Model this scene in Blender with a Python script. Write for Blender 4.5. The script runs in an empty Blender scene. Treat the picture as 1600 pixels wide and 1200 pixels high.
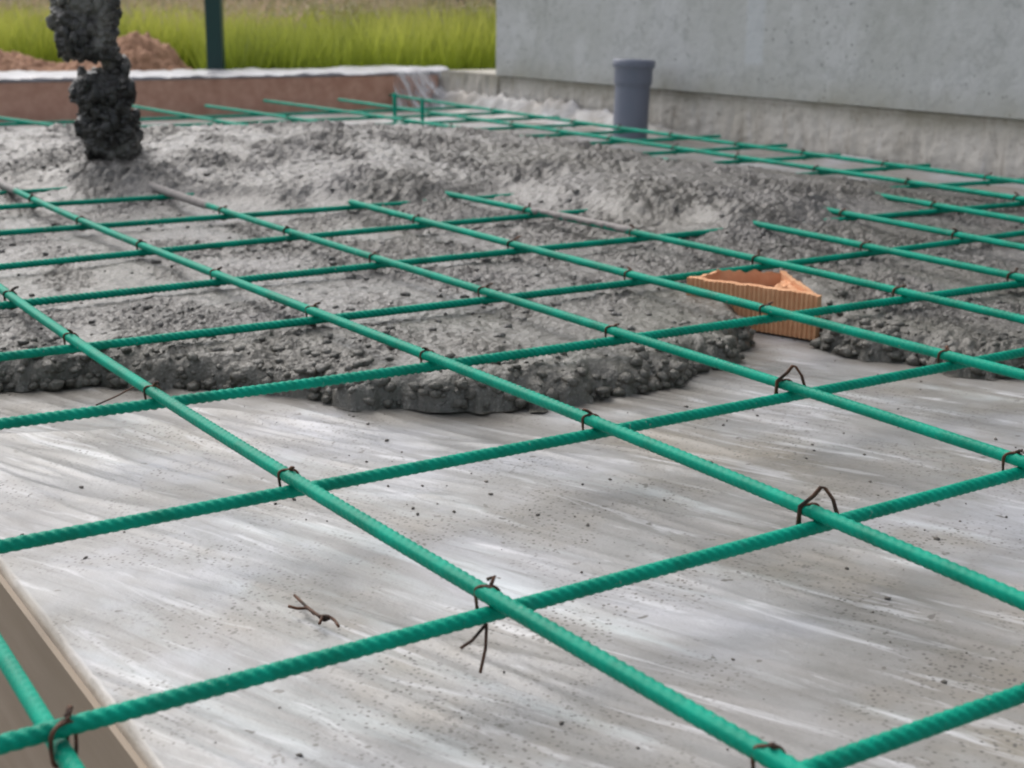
import bpy, math, random
import numpy as np
from mathutils import Vector, Matrix
random.seed(7); R = np.random.default_rng(7)
S = bpy.context.scene; C = S.collection
rad = math.radians

# ------------------------------------------------------------------ camera
F = 2200.0; PIT = rad(15.0); ROLL = rad(-0.6); CZ = 0.3925     # focal length in photo pixels (1600 wide)
cam = bpy.data.cameras.new('camera'); co = bpy.data.objects.new('camera', cam); C.objects.link(co)
cam.sensor_width = 36; cam.lens = 36 * F / 1600
cr, sr, cp, sp = math.cos(ROLL), math.sin(ROLL), math.cos(PIT), math.sin(PIT)
fw = Vector((0, cp, -sp)); up0 = Vector((0, sp, cp)); rt0 = Vector((1, 0, 0))
rt = rt0 * cr - up0 * sr; up = rt0 * sr + up0 * cr
M = Matrix((rt, up, -fw)).transposed().to_4x4(); M.translation = (0, 0, CZ)
co.matrix_world = M
cam.clip_start = 0.02; cam.clip_end = 2000
cam.dof.use_dof = True; cam.dof.focus_distance = 1.15; cam.dof.aperture_fstop = 12
S.camera = co
S.render.resolution_x = 1024; S.render.resolution_y = 768

# ------------------------------------------------------------------ world, sun, exposure
SUN_EL, SUN_AZ = rad(52), rad(-35)          # azimuth from +Y towards +X: the bright part of the sky is behind the mound, to the left
w = bpy.data.worlds.new("World"); S.world = w; w.use_nodes = True
nt = w.node_tree; bg = nt.nodes['Background']
sky = nt.nodes.new('ShaderNodeTexSky'); sky.sky_type = 'NISHITA'; sky.sun_disc = False
sky.sun_elevation = SUN_EL; sky.sun_rotation = SUN_AZ; sky.air_density = 1.0; sky.dust_density = 4.0; sky.ozone_density = 1.0
hs = nt.nodes.new('ShaderNodeHueSaturation'); hs.inputs['Saturation'].default_value = 0.38
nt.links.new(sky.outputs[0], hs.inputs['Color']); nt.links.new(hs.outputs[0], bg.inputs['Color'])
bg.inputs['Strength'].default_value = 0.125
sl = bpy.data.lights.new('sun', 'SUN'); sl.energy = 0.8; sl.angle = rad(65); sl.color = (1, .96, .9)
so = bpy.data.objects.new('sun', sl); C.objects.link(so)
sd = Vector((math.sin(SUN_AZ) * math.cos(SUN_EL), math.cos(SUN_AZ) * math.cos(SUN_EL), math.sin(SUN_EL)))
so.rotation_euler = sd.to_track_quat('Z', 'Y').to_euler()
S.view_settings.view_transform = 'Standard'; S.view_settings.look = 'None'
S.view_settings.exposure = 0.76; S.view_settings.gamma = 1
S.cycles.filter_width = 2.0

# ------------------------------------------------------------------ survey: the slab's own axes and a photo-to-plane helper
D = np.array([0.547, -0.837]); D /= np.hypot(*D)        # along the wall, towards the near right (u)
N = np.array([-D[1], D[0]])                              # across the slab, towards the wall (v)
def uv(u, v): return np.asarray(u)[..., None] * D + np.asarray(v)[..., None] * N
def pt(u, v, z=0.): p = u * D + v * N; return (p[0], p[1], z)
def bp(x, y, z=0.):
    xx = (x - 800) / F; uu = -(y - 600) / F
    X = xx * cr + uu * sr; u = -xx * sr + uu * cr
    r = np.array([X, cp + u * sp, -sp + u * cp]); t = (z - CZ) / r[2]
    return np.array([0, 0, CZ]) + t * r
PATCH_U = -3.13
V_EDGE, V_WALL, U_BOARD, U_CORNER = 0.210, 2.874, -4.95, -4.525
LOW = -0.26                                               # level outside the slab

# ------------------------------------------------------------------ numpy gradient noise
_perm = np.random.default_rng(3).permutation(256).astype(np.int64)
_perm = np.concatenate([_perm, _perm, _perm])
_g = np.random.default_rng(4).normal(size=(256, 3)); _g /= np.linalg.norm(_g, axis=1)[:, None]
def pn(P, s=0):
    P = np.asarray(P, float) + 17.3 * s + 100
    I = np.floor(P).astype(np.int64); f = P - I; I &= 255
    t = f * f * f * (f * (f * 6 - 15) + 10)
    out = 0
    for a in (0, 1):
        for b in (0, 1):
            for c in (0, 1):
                h = _perm[_perm[_perm[(I[:, 0] + a) & 255] + ((I[:, 1] + b) & 255)] + ((I[:, 2] + c) & 255)]
                d = f - np.array([a, b, c])
                w = (t[:, 0] if a else 1 - t[:, 0]) * (t[:, 1] if b else 1 - t[:, 1]) * (t[:, 2] if c else 1 - t[:, 2])
                out = out + w * (_g[h] * d).sum(1)
    return out * 1.6
def p2(x, y, sc, s=0): return pn(np.stack([x / sc, y / sc, np.full_like(x, .37 * s)], 1), s)
def sstep(a, b, x): t = np.clip((x - a) / (b - a), 0, 1); return t * t * (3 - 2 * t)

# ------------------------------------------------------------------ object helpers
def tag(o, label=None, cat=None, group=None, kind=None):
    for k, v in (('label', label), ('category', cat), ('group', group), ('kind', kind)):
        if v: o[k] = v
    return o
def link(name, me, m=None, parent=None, smooth=True):
    o = bpy.data.objects.new(name, me); C.objects.link(o)
    if m: me.materials.append(m)
    if parent: o.parent = parent
    if smooth: me.polygons.foreach_set('use_smooth', np.ones(len(me.polygons), bool))
    return o
def fastmesh(name, V, Q):
    V = np.ascontiguousarray(V, np.float32); Q = np.ascontiguousarray(Q, np.int32)
    me = bpy.data.meshes.new(name); n = Q.shape[1]
    me.vertices.add(len(V)); me.vertices.foreach_set('co', V.ravel())
    me.loops.add(Q.size); me.loops.foreach_set('vertex_index', Q.ravel())
    me.polygons.add(len(Q)); me.polygons.foreach_set('loop_start', np.arange(0, Q.size, n, dtype=np.int32))
    me.update(calc_edges=True); me.validate(); return me
def gridq(nr, nc, wrap=False):
    i = np.arange(nr - 1)[:, None] * nc
    j = np.arange(nc if wrap else nc - 1)[None]; k = (j + 1) % nc
    return np.stack([i + j, i + k, i + nc + k, i + nc + j], -1).reshape(-1, 4)
def empty(name, loc=(0, 0, 0)):
    o = bpy.data.objects.new(name, None); C.objects.link(o); o.location = loc; o.empty_display_size = .05; return o
def attr(me, name, vals):
    a = me.attributes.new(name, 'FLOAT', 'POINT'); a.data.foreach_set('value', np.asarray(vals, np.float32))
class MB:
    def __init__(s): s.v = []; s.f = []
    def add(s, V, Fc):
        n = len(s.v); s.v += [tuple(map(float, p)) for p in V]; s.f += [tuple(n + int(i) for i in f) for f in Fc]
    def box(s, u0, u1, v0, v1, z0, z1):          # box in the slab's axes
        V = [pt(u, v, z) for z in (z0, z1) for v in (v0, v1) for u in (u0, u1)]
        s.add(V, [(0, 2, 3, 1), (4, 5, 7, 6), (0, 1, 5, 4), (2, 6, 7, 3), (0, 4, 6, 2), (1, 3, 7, 5)])
    def tube(s, P, r, seg=8):
        V, Q = tube(np.array(P, float), r, seg); s.add(V, Q)
        n = len(P) * seg; s.f.append(tuple(len(s.v) - n + i for i in range(seg))[::-1]); s.f.append(tuple(len(s.v) - seg + i for i in range(seg)))
    def build(s, name, m, parent=None, smooth=False):
        me = bpy.data.meshes.new(name); me.from_pydata(s.v, [], s.f); me.update()
        return link(name, me, m, parent, smooth)
def frames(P):
    T = np.gradient(P, axis=0); T /= np.linalg.norm(T, axis=1)[:, None]
    ref = np.array([0, 0, 1.]) if abs(T[len(T) // 2][2]) < .9 else np.array([1., 0, 0])
    A = np.cross(T, ref); L = np.linalg.norm(A, axis=1); A[L < 1e-3] = np.array([1., 0, 0]); A /= np.linalg.norm(A, axis=1)[:, None]
    B = np.cross(A, T); return T, A, B
def tube(P, r, seg):
    T, A, B = frames(P); ph = np.arange(seg) * 2 * math.pi / seg
    r = np.broadcast_to(np.asarray(r, float), (len(P),)) if np.ndim(r) < 2 else r
    rr = r[:, None] if np.ndim(r) == 1 else r
    V = P[:, None] + rr[..., None] * (np.cos(ph)[None, :, None] * A[:, None] + np.sin(ph)[None, :, None] * B[:, None])
    return V.reshape(-1, 3), gridq(len(P), seg, True)

# ------------------------------------------------------------------ materials
def mat(name):
    m = bpy.data.materials.new(name); m.use_nodes = True; t = m.node_tree
    b = t.nodes['Principled BSDF']; return m, t, b
def nd(t, typ, **kw):
    n = t.nodes.new(typ)
    for k, v in kw.items():
        if hasattr(n, k): setattr(n, k, v)
        else: n.inputs[k.replace('_', ' ')].default_value = v
    return n
def coords(t, scale=(1, 1, 1), rot=(0, 0, 0)):
    g = t.nodes.new('ShaderNodeNewGeometry')
    a = nd(t, 'ShaderNodeMapping'); a.inputs['Rotation'].default_value = rot; a.inputs['Scale'].default_value = (1, 1, 1)
    b = nd(t, 'ShaderNodeMapping'); b.inputs['Scale'].default_value = scale
    t.links.new(g.outputs['Position'], a.inputs['Vector']); t.links.new(a.outputs[0], b.inputs['Vector']); return b.outputs[0]
def noise(t, vec, scale, detail=4, rough=.55, dist=0):
    n = nd(t, 'ShaderNodeTexNoise'); n.inputs['Scale'].default_value = scale; n.inputs['Detail'].default_value = detail
    n.inputs['Roughness'].default_value = rough; n.inputs['Distortion'].default_value = dist
    t.links.new(vec, n.inputs['Vector']); return n.outputs['Fac']
def ramp(t, fac, stops):
    n = t.nodes.new('ShaderNodeValToRGB'); t.links.new(fac, n.inputs[0]); e = n.color_ramp.elements
    while len(e) < len(stops): e.new(.5)
    for q, (p, c) in zip(e, stops):
        q.position = p; q.color = (*c, 1) if len(c) == 3 else c
    return n.outputs['Color']
def g3(v): return (v, v, v)
def mix(t, fac, a, b, mode='MIX'):
    n = t.nodes.new('ShaderNodeMix'); n.data_type = 'RGBA'; n.blend_type = mode
    for s, v in ((n.inputs[0], fac), (n.inputs[6], a), (n.inputs[7], b)):
        if isinstance(v, (int, float)): s.default_value = v
        elif isinstance(v, tuple): s.default_value = (*v, 1)
        else: t.links.new(v, s)
    return n.outputs[2]
def bump(t, b, h, dist, strength=1.):
    n = t.nodes.new('ShaderNodeBump'); n.inputs['Distance'].default_value = dist; n.inputs['Strength'].default_value = strength
    t.links.new(h, n.inputs['Height'])
    if b.inputs['Normal'].is_linked: t.links.new(b.inputs['Normal'].links[0].from_socket, n.inputs['Normal'])
    t.links.new(n.outputs[0], b.inputs['Normal'])
def attrn(t, name): n = t.nodes.new('ShaderNodeAttribute'); n.attribute_name = name; return n.outputs['Fac']

def m_rebar():
    m, t, b = mat('green_epoxy_coating'); v = coords(t)
    n = noise(t, v, 30, 3); n2 = noise(t, v, 260, 2)
    c = ramp(t, n, [(.3, (.0001, .195, .125)), (.7, (.0002, .32, .215))])
    c = mix(t, ramp(t, n2, [(.62, g3(0)), (.75, g3(.3))]), c, (.006, .32, .22))
    dust = ramp(t, noise(t, v, 55, 5, .7), [(.60, g3(0)), (.72, g3(.5))])
    spl = ramp(t, noise(t, v, 120, 3, .5), [(.68, g3(0)), (.71, g3(.8))])
    c = mix(t, mix(t, 1., spl, ramp(t, noise(t, v, 9, 3), [(.48, g3(0)), (.6, g3(1))]), 'MULTIPLY'), c, (.30, .29, .27))
    c = mix(t, dust, c, (.03, .25, .19))
    cm = ramp(t, attrn(t, 'coat'), [(.35, g3(0)), (.6, g3(1))])
    c = mix(t, cm, c, (.25, .23, .22))
    t.links.new(c, b.inputs['Base Color'])
    t.links.new(ramp(t, n, [(.3, g3(.42)), (.7, g3(.6))]), b.inputs['Roughness']); b.inputs['Specular IOR Level'].default_value = .14
    bump(t, b, n2, .0006, .5); return m
def m_wire():
    m, t, b = mat('rusty_wire'); v = coords(t)
    t.links.new(ramp(t, noise(t, v, 90, 3), [(.35, (.028, .016, .012)), (.65, (.13, .055, .028))]), b.inputs['Base Color'])
    b.inputs['Roughness'].default_value = .65; b.inputs['Metallic'].default_value = .3; return m
WR = rad(-55)                                   # wrinkles of the sheet run this way
def m_sheet():
    m, t, b = mat('translucent_plastic_sheeting')
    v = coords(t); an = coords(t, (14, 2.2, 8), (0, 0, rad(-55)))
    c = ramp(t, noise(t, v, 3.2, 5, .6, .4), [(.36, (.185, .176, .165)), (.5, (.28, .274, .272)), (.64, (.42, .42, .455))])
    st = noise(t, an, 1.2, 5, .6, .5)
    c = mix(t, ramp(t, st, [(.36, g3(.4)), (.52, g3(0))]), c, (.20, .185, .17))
    c = mix(t, ramp(t, st, [(.56, g3(0)), (.72, g3(.5))]), c, (.60, .66, .68))  # bluish pale streaks put the sky's sheen into the colour
    # sand and cement dust gathered in patches
    pm = ramp(t, noise(t, v, 4.5, 4, .6), [(.48, g3(0)), (.66, g3(.8))])
    c = mix(t, pm, c, (.235, .205, .165))
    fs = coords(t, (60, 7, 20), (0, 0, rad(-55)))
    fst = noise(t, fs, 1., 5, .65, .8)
    c = mix(t, ramp(t, fst, [(.56, g3(0)), (.68, g3(.5))]), c, (.68, .68, .71))  # thin white streaks painted as highlights along the wrinkles
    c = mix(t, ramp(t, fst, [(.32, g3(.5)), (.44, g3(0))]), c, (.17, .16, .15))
    sand = noise(t, v, 210, 3, .75)
    pw = noise(t, v, 9, 4, .6)
    vo = nd(t, 'ShaderNodeTexVoronoi'); vo.inputs['Scale'].default_value = 230; t.links.new(v, vo.inputs['Vector'])
    dots = mix(t, 1., ramp(t, vo.outputs['Distance'], [(.20, g3(1)), (.36, g3(0))]), ramp(t, noise(t, v, 150, 2, .5), [(.36, g3(0)), (.46, g3(1))]), 'MULTIPLY')
    sm = mix(t, 1.0, dots, ramp(t, pw, [(.44, g3(.05)), (.56, g3(.95))]), 'MULTIPLY')
    c = mix(t, sm, c, (.095, .085, .078))
    sp_ = ramp(t, noise(t, v, 75, 2, .5), [(.70, g3(0)), (.74, g3(.9))])
    c = mix(t, sp_, c, (.12, .11, .10))
    c = mix(t, ramp(t, attrn(t, 'damp'), [(0, g3(0)), (1, g3(.75))]), c, (.15, .135, .115))
    c = mix(t, ramp(t, attrn(t, 'lip'), [(0, g3(0)), (1, g3(1))]), c, (.50, .44, .37))  # rim coloured paler, painting the light caught by the fold
    t.links.new(c, b.inputs['Base Color'])
    t.links.new(ramp(t, noise(t, v, 7, 4), [(.35, g3(.28)), (.7, g3(.6))]), b.inputs['Roughness'])
    b.inputs['IOR'].default_value = 1.5
    bump(t, b, st, .004, .3); bump(t, b, fst, .0015, .5); bump(t, b, sand, .0008, .6); return m
def m_clear():
    m, t, b = mat('clear_draped_plastic'); v = coords(t)
    b.inputs['Base Color'].default_value = (.80, .80, .83, 1); b.inputs['Roughness'].default_value = .22
    t.links.new(ramp(t, noise(t, coords(t, (26, 26, 5), (0, rad(28), 0)), 1., 5, .6), [(.44, g3(.04)), (.64, g3(.7))]), b.inputs['Alpha'])
    bump(t, b, noise(t, v, 25, 4, .6, 1.), .01, .7); return m
def m_whitefilm():
    m, t, b = mat('white_plastic_film'); v = coords(t)
    t.links.new(ramp(t, noise(t, v, 6, 4), [(.35, (.15, .14, .15)), (.65, (.32, .32, .35))]), b.inputs['Base Color'])
    b.inputs['Roughness'].default_value = .3; bump(t, b, noise(t, v, 18, 4, .6, 1), .01, .6); return m
def m_fresh():
    m, t, b = mat('fresh_concrete'); v = coords(t)
    n = noise(t, v, 5, 5, .6); f = noise(t, v, 85, 5, .7); gr = noise(t, v, 330, 2, .6)
    c = ramp(t, n, [(.34, (.052, .047, .040)), (.5, (.083, .076, .067)), (.66, (.138, .130, .126))])
    c = mix(t, ramp(t, f, [(.3, g3(.7)), (.5, g3(0))]), c, (.075, .069, .060))  # pits drawn to a dark tone, their shade put into the colour
    c = mix(t, ramp(t, gr, [(.57, g3(0)), (.68, g3(.75))]), c, (.36, .345, .335))  # whitish specks painted as glints on the grains
    c = mix(t, attrn(t, 'wet'), c, (.098, .091, .067))
    t.links.new(c, b.inputs['Base Color'])
    t.links.new(ramp(t, n, [(.3, g3(.30)), (.7, g3(.55))]), b.inputs['Roughness']); b.inputs['Specular IOR Level'].default_value = .8
    sk = attrn(t, 'slick'); cw = nd(t, 'ShaderNodeMath', operation='MULTIPLY'); cw.inputs[1].default_value = .17; t.links.new(sk, cw.inputs[0]); t.links.new(cw.outputs[0], b.inputs['Coat Weight']); b.inputs['Coat Roughness'].default_value = .28
    bump(t, b, f, .006, .9); bump(t, b, gr, .0015, .6); return m
def m_pour():
    m, t, b = mat('dark_wet_concrete'); v = coords(t)
    f = noise(t, v, 60, 5, .65); n = noise(t, v, 9, 4)
    c = ramp(t, n, [(.40, (.022, .021, .020)), (.5, (.048, .045, .042)), (.58, (.17, .162, .146))])  # wet tone with shade painted in; pale patches stand in for light
    c = mix(t, ramp(t, f, [(.5, g3(0)), (.75, g3(.55))]), c, (.14, .135, .125))
    t.links.new(c, b.inputs['Base Color']); b.inputs['Roughness'].default_value = .32
    bump(t, b, f, .006, .8); return m
def m_cast(name, c1, c2, hole=True):
    m, t, b = mat(name); v = coords(t)
    # object along-wall axis stretched for shutter marks
    n = noise(t, v, 1.4, 6, .6, .3); f = noise(t, v, 26, 5, .65)
    c = ramp(t, n, [(.32, c1), (.68, c2)])
    c = mix(t, ramp(t, f, [(.30, g3(.35)), (.5, g3(0))]), c, tuple(x * .62 for x in c1))
    bl = noise(t, v, 5.0, 4, .65); c = mix(t, ramp(t, bl, [(.55, g3(0)), (.75, g3(.5))]), c, tuple(min(1, x * 1.18) for x in c2))
    if hole:
        vo = nd(t, 'ShaderNodeTexVoronoi'); vo.inputs['Scale'].default_value = 38; t.links.new(v, vo.inputs['Vector'])
        pk = mix(t, 1.0, ramp(t, vo.outputs['Distance'], [(.10, g3(1)), (.2, g3(0))]), ramp(t, noise(t, v, 3.1, 4, .6), [(.46, g3(0)), (.58, g3(.9))]), 'MULTIPLY')
        c = mix(t, pk, c, (.15, .155, .15))
        z = nd(t, 'ShaderNodeSeparateXYZ'); t.links.new(v, z.inputs[0])
        mr = nd(t, 'ShaderNodeMapRange'); mr.inputs['From Min'].default_value = .145; mr.inputs['From Max'].default_value = .22
        mr.inputs['To Min'].default_value = 1; mr.inputs['To Max'].default_value = 0
        t.links.new(z.outputs[2], mr.inputs['Value'])
        st = mix(t, 1., mr.outputs[0], ramp(t, noise(t, v, 6, 4), [(.3, g3(.15)), (.65, g3(.75))]), 'MULTIPLY')
        c = mix(t, st, c, (.29, .28, .225))
    if hole:      # a pale strip and a darker crooked shutter line
        dt = nd(t, 'ShaderNodeVectorMath', operation='DOT_PRODUCT'); dt.inputs[1].default_value = (float(D[0]), float(D[1]), 0); t.links.new(v, dt.inputs[0])
        ww = nd(t, 'ShaderNodeMath', operation='ABSOLUTE'); sb = nd(t, 'ShaderNodeMath', operation='SUBTRACT'); sb.inputs[1].default_value = PATCH_U
        t.links.new(dt.outputs['Value'], sb.inputs[0]); t.links.new(sb.outputs[0], ww.inputs[0])
        pz = ramp(t, z.outputs[2], [(.232, g3(0)), (.245, g3(1))])
        c = mix(t, mix(t, 1., ramp(t, ww.outputs[0], [(.03, g3(.55)), (.045, g3(0))]), pz, 'MULTIPLY'), c, (.49, .52, .55))
        cr2 = noise(t, v, 2.2, 5, .62, .2)
        c = mix(t, ramp(t, cr2, [(.488, g3(0)), (.5, g3(.2)), (.512, g3(0))]), c, (.17, .18, .18))
    t.links.new(c, b.inputs['Base Color']); b.inputs['Roughness'].default_value = .8
    bump(t, b, f, .004, .7); return m
def m_footing():
    m, t, b = mat('rough_footing_concrete'); v = coords(t); s = coords(t, (30, 30, 7))
    a = noise(t, s, 1., 6, .7, .6); f = noise(t, v, 45, 5, .7)
    c = ramp(t, noise(t, v, 3, 4), [(.35, (.43, .40, .35)), (.65, (.56, .53, .49))])
    c = mix(t, ramp(t, a, [(.33, g3(.6)), (.48, g3(0))]), c, (.24, .205, .17))
    c = mix(t, ramp(t, a, [(.58, g3(0)), (.72, g3(.7))]), c, (.60, .575, .56))
    c = mix(t, ramp(t, f, [(.28, g3(.7)), (.44, g3(0))]), c, (.17, .13, .10))
    z = nd(t, 'ShaderNodeSeparateXYZ'); t.links.new(v, z.inputs[0])
    st = mix(t, 1., ramp(t, z.outputs[2], [(.085, g3(0)), (.135, g3(1))]), ramp(t, noise(t, v, 5, 5, .6), [(.35, g3(.2)), (.6, g3(.85))]), 'MULTIPLY')
    c = mix(t, st, c, (.24, .225, .17))
    t.links.new(c, b.inputs['Base Color']); b.inputs['Roughness'].default_value = .85
    bump(t, b, a, .006, .8); bump(t, b, f, .004, .8); return m
def m_simple(name, c1, c2, sc, rough, bd=.001, stretch=None, gloss=None):
    m, t, b = mat(name); v = coords(t) if stretch is None else coords(t, stretch, (0, 0, math.atan2(.837, .547)))
    n = noise(t, v, sc, 5, .6)
    t.links.new(ramp(t, n, [(.3, c1), (.7, c2)]), b.inputs['Base Color']); b.inputs['Roughness'].default_value = rough
    if bd: bump(t, b, n, bd, .6)
    if gloss: b.inputs['Coat Weight'].default_value = gloss; b.inputs['Coat Roughness'].default_value = .2
    return m
def m_leaf(name, stops, tr=.0):
    m, t, b = mat(name); v = coords(t)
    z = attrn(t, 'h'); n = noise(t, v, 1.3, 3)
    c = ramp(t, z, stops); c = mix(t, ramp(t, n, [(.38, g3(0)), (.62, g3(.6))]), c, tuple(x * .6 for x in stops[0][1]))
    t.links.new(c, b.inputs['Base Color']); b.inputs['Roughness'].default_value = .6
    tb = t.nodes.new('ShaderNodeBsdfTranslucent'); t.links.new(c, tb.inputs[0])
    ms = t.nodes.new('ShaderNodeMixShader'); ms.inputs[0].default_value = tr
    t.links.new(b.outputs[0], ms.inputs[1]); t.links.new(tb.outputs[0], ms.inputs[2])
    t.links.new(ms.outputs[0], t.nodes['Material Output'].inputs['Surface']); return m

MR = m_rebar(); MW = m_wire(); MS = m_sheet(); MC = m_clear(); MF = m_whitefilm(); MFR = m_fresh(); MP = m_pour()
MWALL = m_cast('grey_cast_concrete', (.36, .37, .35), (.54, .55, .565)); MFT = m_footing()
MBOARD = m_simple('brown_board_under_film', (.42, .205, .14), (.58, .33, .24), 3, .4, .001, (1, 8, 8), .5)
MEDGE = m_simple('brown_edge_board', (.22, .165, .115), (.30, .235, .175), 3, .7, .001, (1, 8, 8))
MSOIL = m_simple('brown_soil', (.19, .095, .055), (.40, .225, .14), 14, .9, .02)
MGROUND = m_simple('grassy_soil', (.10, .085, .05), (.12, .15, .05), 2, .9, .02)
MPOST = m_simple('dark_green_paint', (.003, .035, .032), (.004, .045, .04), 8, .35, 0)
MPIPE = m_simple('grey_pipe_plastic', (.15, .165, .215), (.18, .195, .25), 10, .38, .0002)
MBR = m_simple('terracotta', (.54, .25, .12), (.68, .38, .21), 40, .85, .001)
MPEB = MFR

# ------------------------------------------------------------------ the ground outside, one sheet to the horizon
def axis(*segs):
    out = []
    for a, b, st in segs: out.append(np.arange(a, b, st))
    out.append([segs[-1][1]]); return np.concatenate(out)
xs = axis((-600, -60, 60), (-60, -12, 4), (-12, 12, .4), (12, 60, 4), (60, 600, 60))
ys = axis((-100, -10, 10), (-10, 20, .4), (20, 80, 4), (80, 900, 60))
X, Y = np.meshgrid(xs, ys); X = X.ravel(); Y = Y.ravel()
uu = X * D[0] + Y * D[1]; vv = X * N[0] + Y * N[1]
Z = LOW - .01 + sstep(-4.9, -5.2, uu) * (-LOW - .01 + .02 * p2(X, Y, 1.5, 2))
o = link('ground', fastmesh('ground', np.stack([X, Y, Z], 1), gridq(len(ys), len(xs))), MGROUND); tag(o, kind='structure')

# ------------------------------------------------------------------ plastic sheet over the sub-base
us = axis((-5.0, -3.2, .014), (-3.2, -2.0, .006), (-2.0, -.1, .0026), (-.1, 1.2, .01))
vs = axis((V_EDGE, 1.35, .0032), (1.35, V_WALL, .009))
U, V = np.meshgrid(us, vs); U = U.ravel(); V = V.ravel(); P = uv(U, V); X, Y = P[:, 0], P[:, 1]
def floor_z(X, Y, U, V):
    wob = p2(X, Y, .7, 5) * .25
    a = WR + rad(90)                     # direction along wrinkles
    ca, sa = math.cos(rad(145)), math.sin(rad(145))
    s = X * ca + Y * sa; t = -X * sa + Y * ca + wob * .12
    n1 = pn(np.stack([s / .34, t / .045, np.zeros_like(s)], 1), 1)
    n2 = pn(np.stack([s / .16, t / .018, np.zeros_like(s)], 1), 2)
    n3 = p2(X, Y, .25, 3)
    amp = .4 + .9 * np.clip(p2(X, Y, .45, 8) + .4, 0, 1.2)
    n4 = pn(np.stack([(s + .25 * t) / .5, (t - .2 * s) / .09, np.zeros_like(s)], 1), 9)
    n5 = pn(np.stack([s / .10, t / .009, np.zeros_like(s)], 1), 10)
    z = (.0022 * (1 - np.abs(n1)) ** 5 + .0011 * (1 - np.abs(n2)) ** 3 + .0006 * n5 + .0030 * (1 - np.abs(n4)) ** 8) * amp + .003 * n3
    z += .05 * sstep(V_WALL - .08, V_WALL, V) ** 1.5 * (.25 + .75 * sstep(-3.2, -3.8, U) + .55 * sstep(-3.6, -4.2, U) * (1 + .25 * p2(U, U * 0, .022, 6))) * (1 + .25 * p2(U, U * 0, .05, 4)) + .004 * sstep(-4.85, -4.97, U)
    return z - .0065 * np.clip(amp, 0, 1)
Z = floor_z(X, Y, U, V)
lip = sstep(.006, .0, V - V_EDGE)
Z = Z + .003 * lip - .012 * sstep(.004, -.0001, V - V_EDGE)
me = fastmesh('plastic_sheet', np.stack([X, Y, Z], 1), gridq(len(vs), len(us))); attr(me, 'lip', lip)
sd_ = np.full(len(X), -9.); nearc = (Y > 1.0) & (Y < 2.1); sd_[nearc] = 0
damp_idx = nearc; sheet_me, SX, SY = me, X.copy(), Y.copy()
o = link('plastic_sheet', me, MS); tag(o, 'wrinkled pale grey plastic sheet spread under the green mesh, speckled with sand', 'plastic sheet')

# lower sheet beside the slab
us2 = axis((-3.0, 1.2, .02)); vs2 = axis((-1.1, V_EDGE - .014, .012))
U, V = np.meshgrid(us2, vs2); U = U.ravel(); V = V.ravel(); P = uv(U, V)
Z = LOW + .004 + .012 * p2(P[:, 0], P[:, 1], .12, 6) + .006 * p2(P[:, 0], P[:, 1], .04, 7)
me = fastmesh('plastic_sheet', np.stack([P[:, 0], P[:, 1], Z], 1), gridq(len(vs2), len(us2))); attr(me, 'lip', np.zeros(len(U)))
o = link('plastic_sheet', me, MS); tag(o, 'lower strip of plastic sheet below the brown edge board, bottom left corner', 'plastic sheet')
# edge board: real board standing below the sheet's edge
b_ = MB(); b_.box(-4.9, 1.2, V_EDGE - .006, V_EDGE - .002, LOW, -.004)
o = b_.build('edge_board', MEDGE); tag(o, 'brown edge board under the near left rim of the plastic sheet', 'board')
# sub-base under the sheet (keeps the slab solid)
b_ = MB(); b_.box(-4.94, 1.2, V_EDGE, V_WALL, LOW - .02, -.022); o = b_.build('sub_base', MSOIL); tag(o, kind='structure')

# ------------------------------------------------------------------ fresh concrete
outl_front = [(-420, 640), (-200, 615), (0, 601), (80, 597), (150, 590), (250, 597), (330, 603), (430, 602), (490, 612), (545, 622), (620, 627), (700, 630), (800, 627),
              (880, 622), (950, 614), (1010, 602), (1060, 592), (1085, 572), (1130, 568), (1155, 550), (1165, 525), (1150, 500), (1230, 468), (1278, 500), (1280, 535), (1330, 549),
              (1400, 556), (1460, 565), (1500, 576), (1600, 581), (1750, 590), (2000, 600)]
front = [bp(x, y, .004)[:2] for x, y in outl_front]
back_px = [(2050, 400, .02), (1750, 345, .02), (1600, 322, .02), (1500, 312, .015), (1440, 303, .02), (1400, 296, .03), (1300, 279, .04), (1200, 264, .045), (1100, 256, .05), (1000, 245, .05), (900, 228, .06), (800, 215, .065), (700, 201, .09)]
back = [bp(*q)[:2] for q in back_px]
rid = [(650, 194, .10), (450, 192, .10), (250, 195, .10), (50, 203, .09), (-150, 208, .09), (-420, 215, .08)]
for q in rid: p = bp(*q)[:2]; back.append(p * (1 + .32 / np.hypot(*p)))
poly = np.array(front + back)
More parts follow.
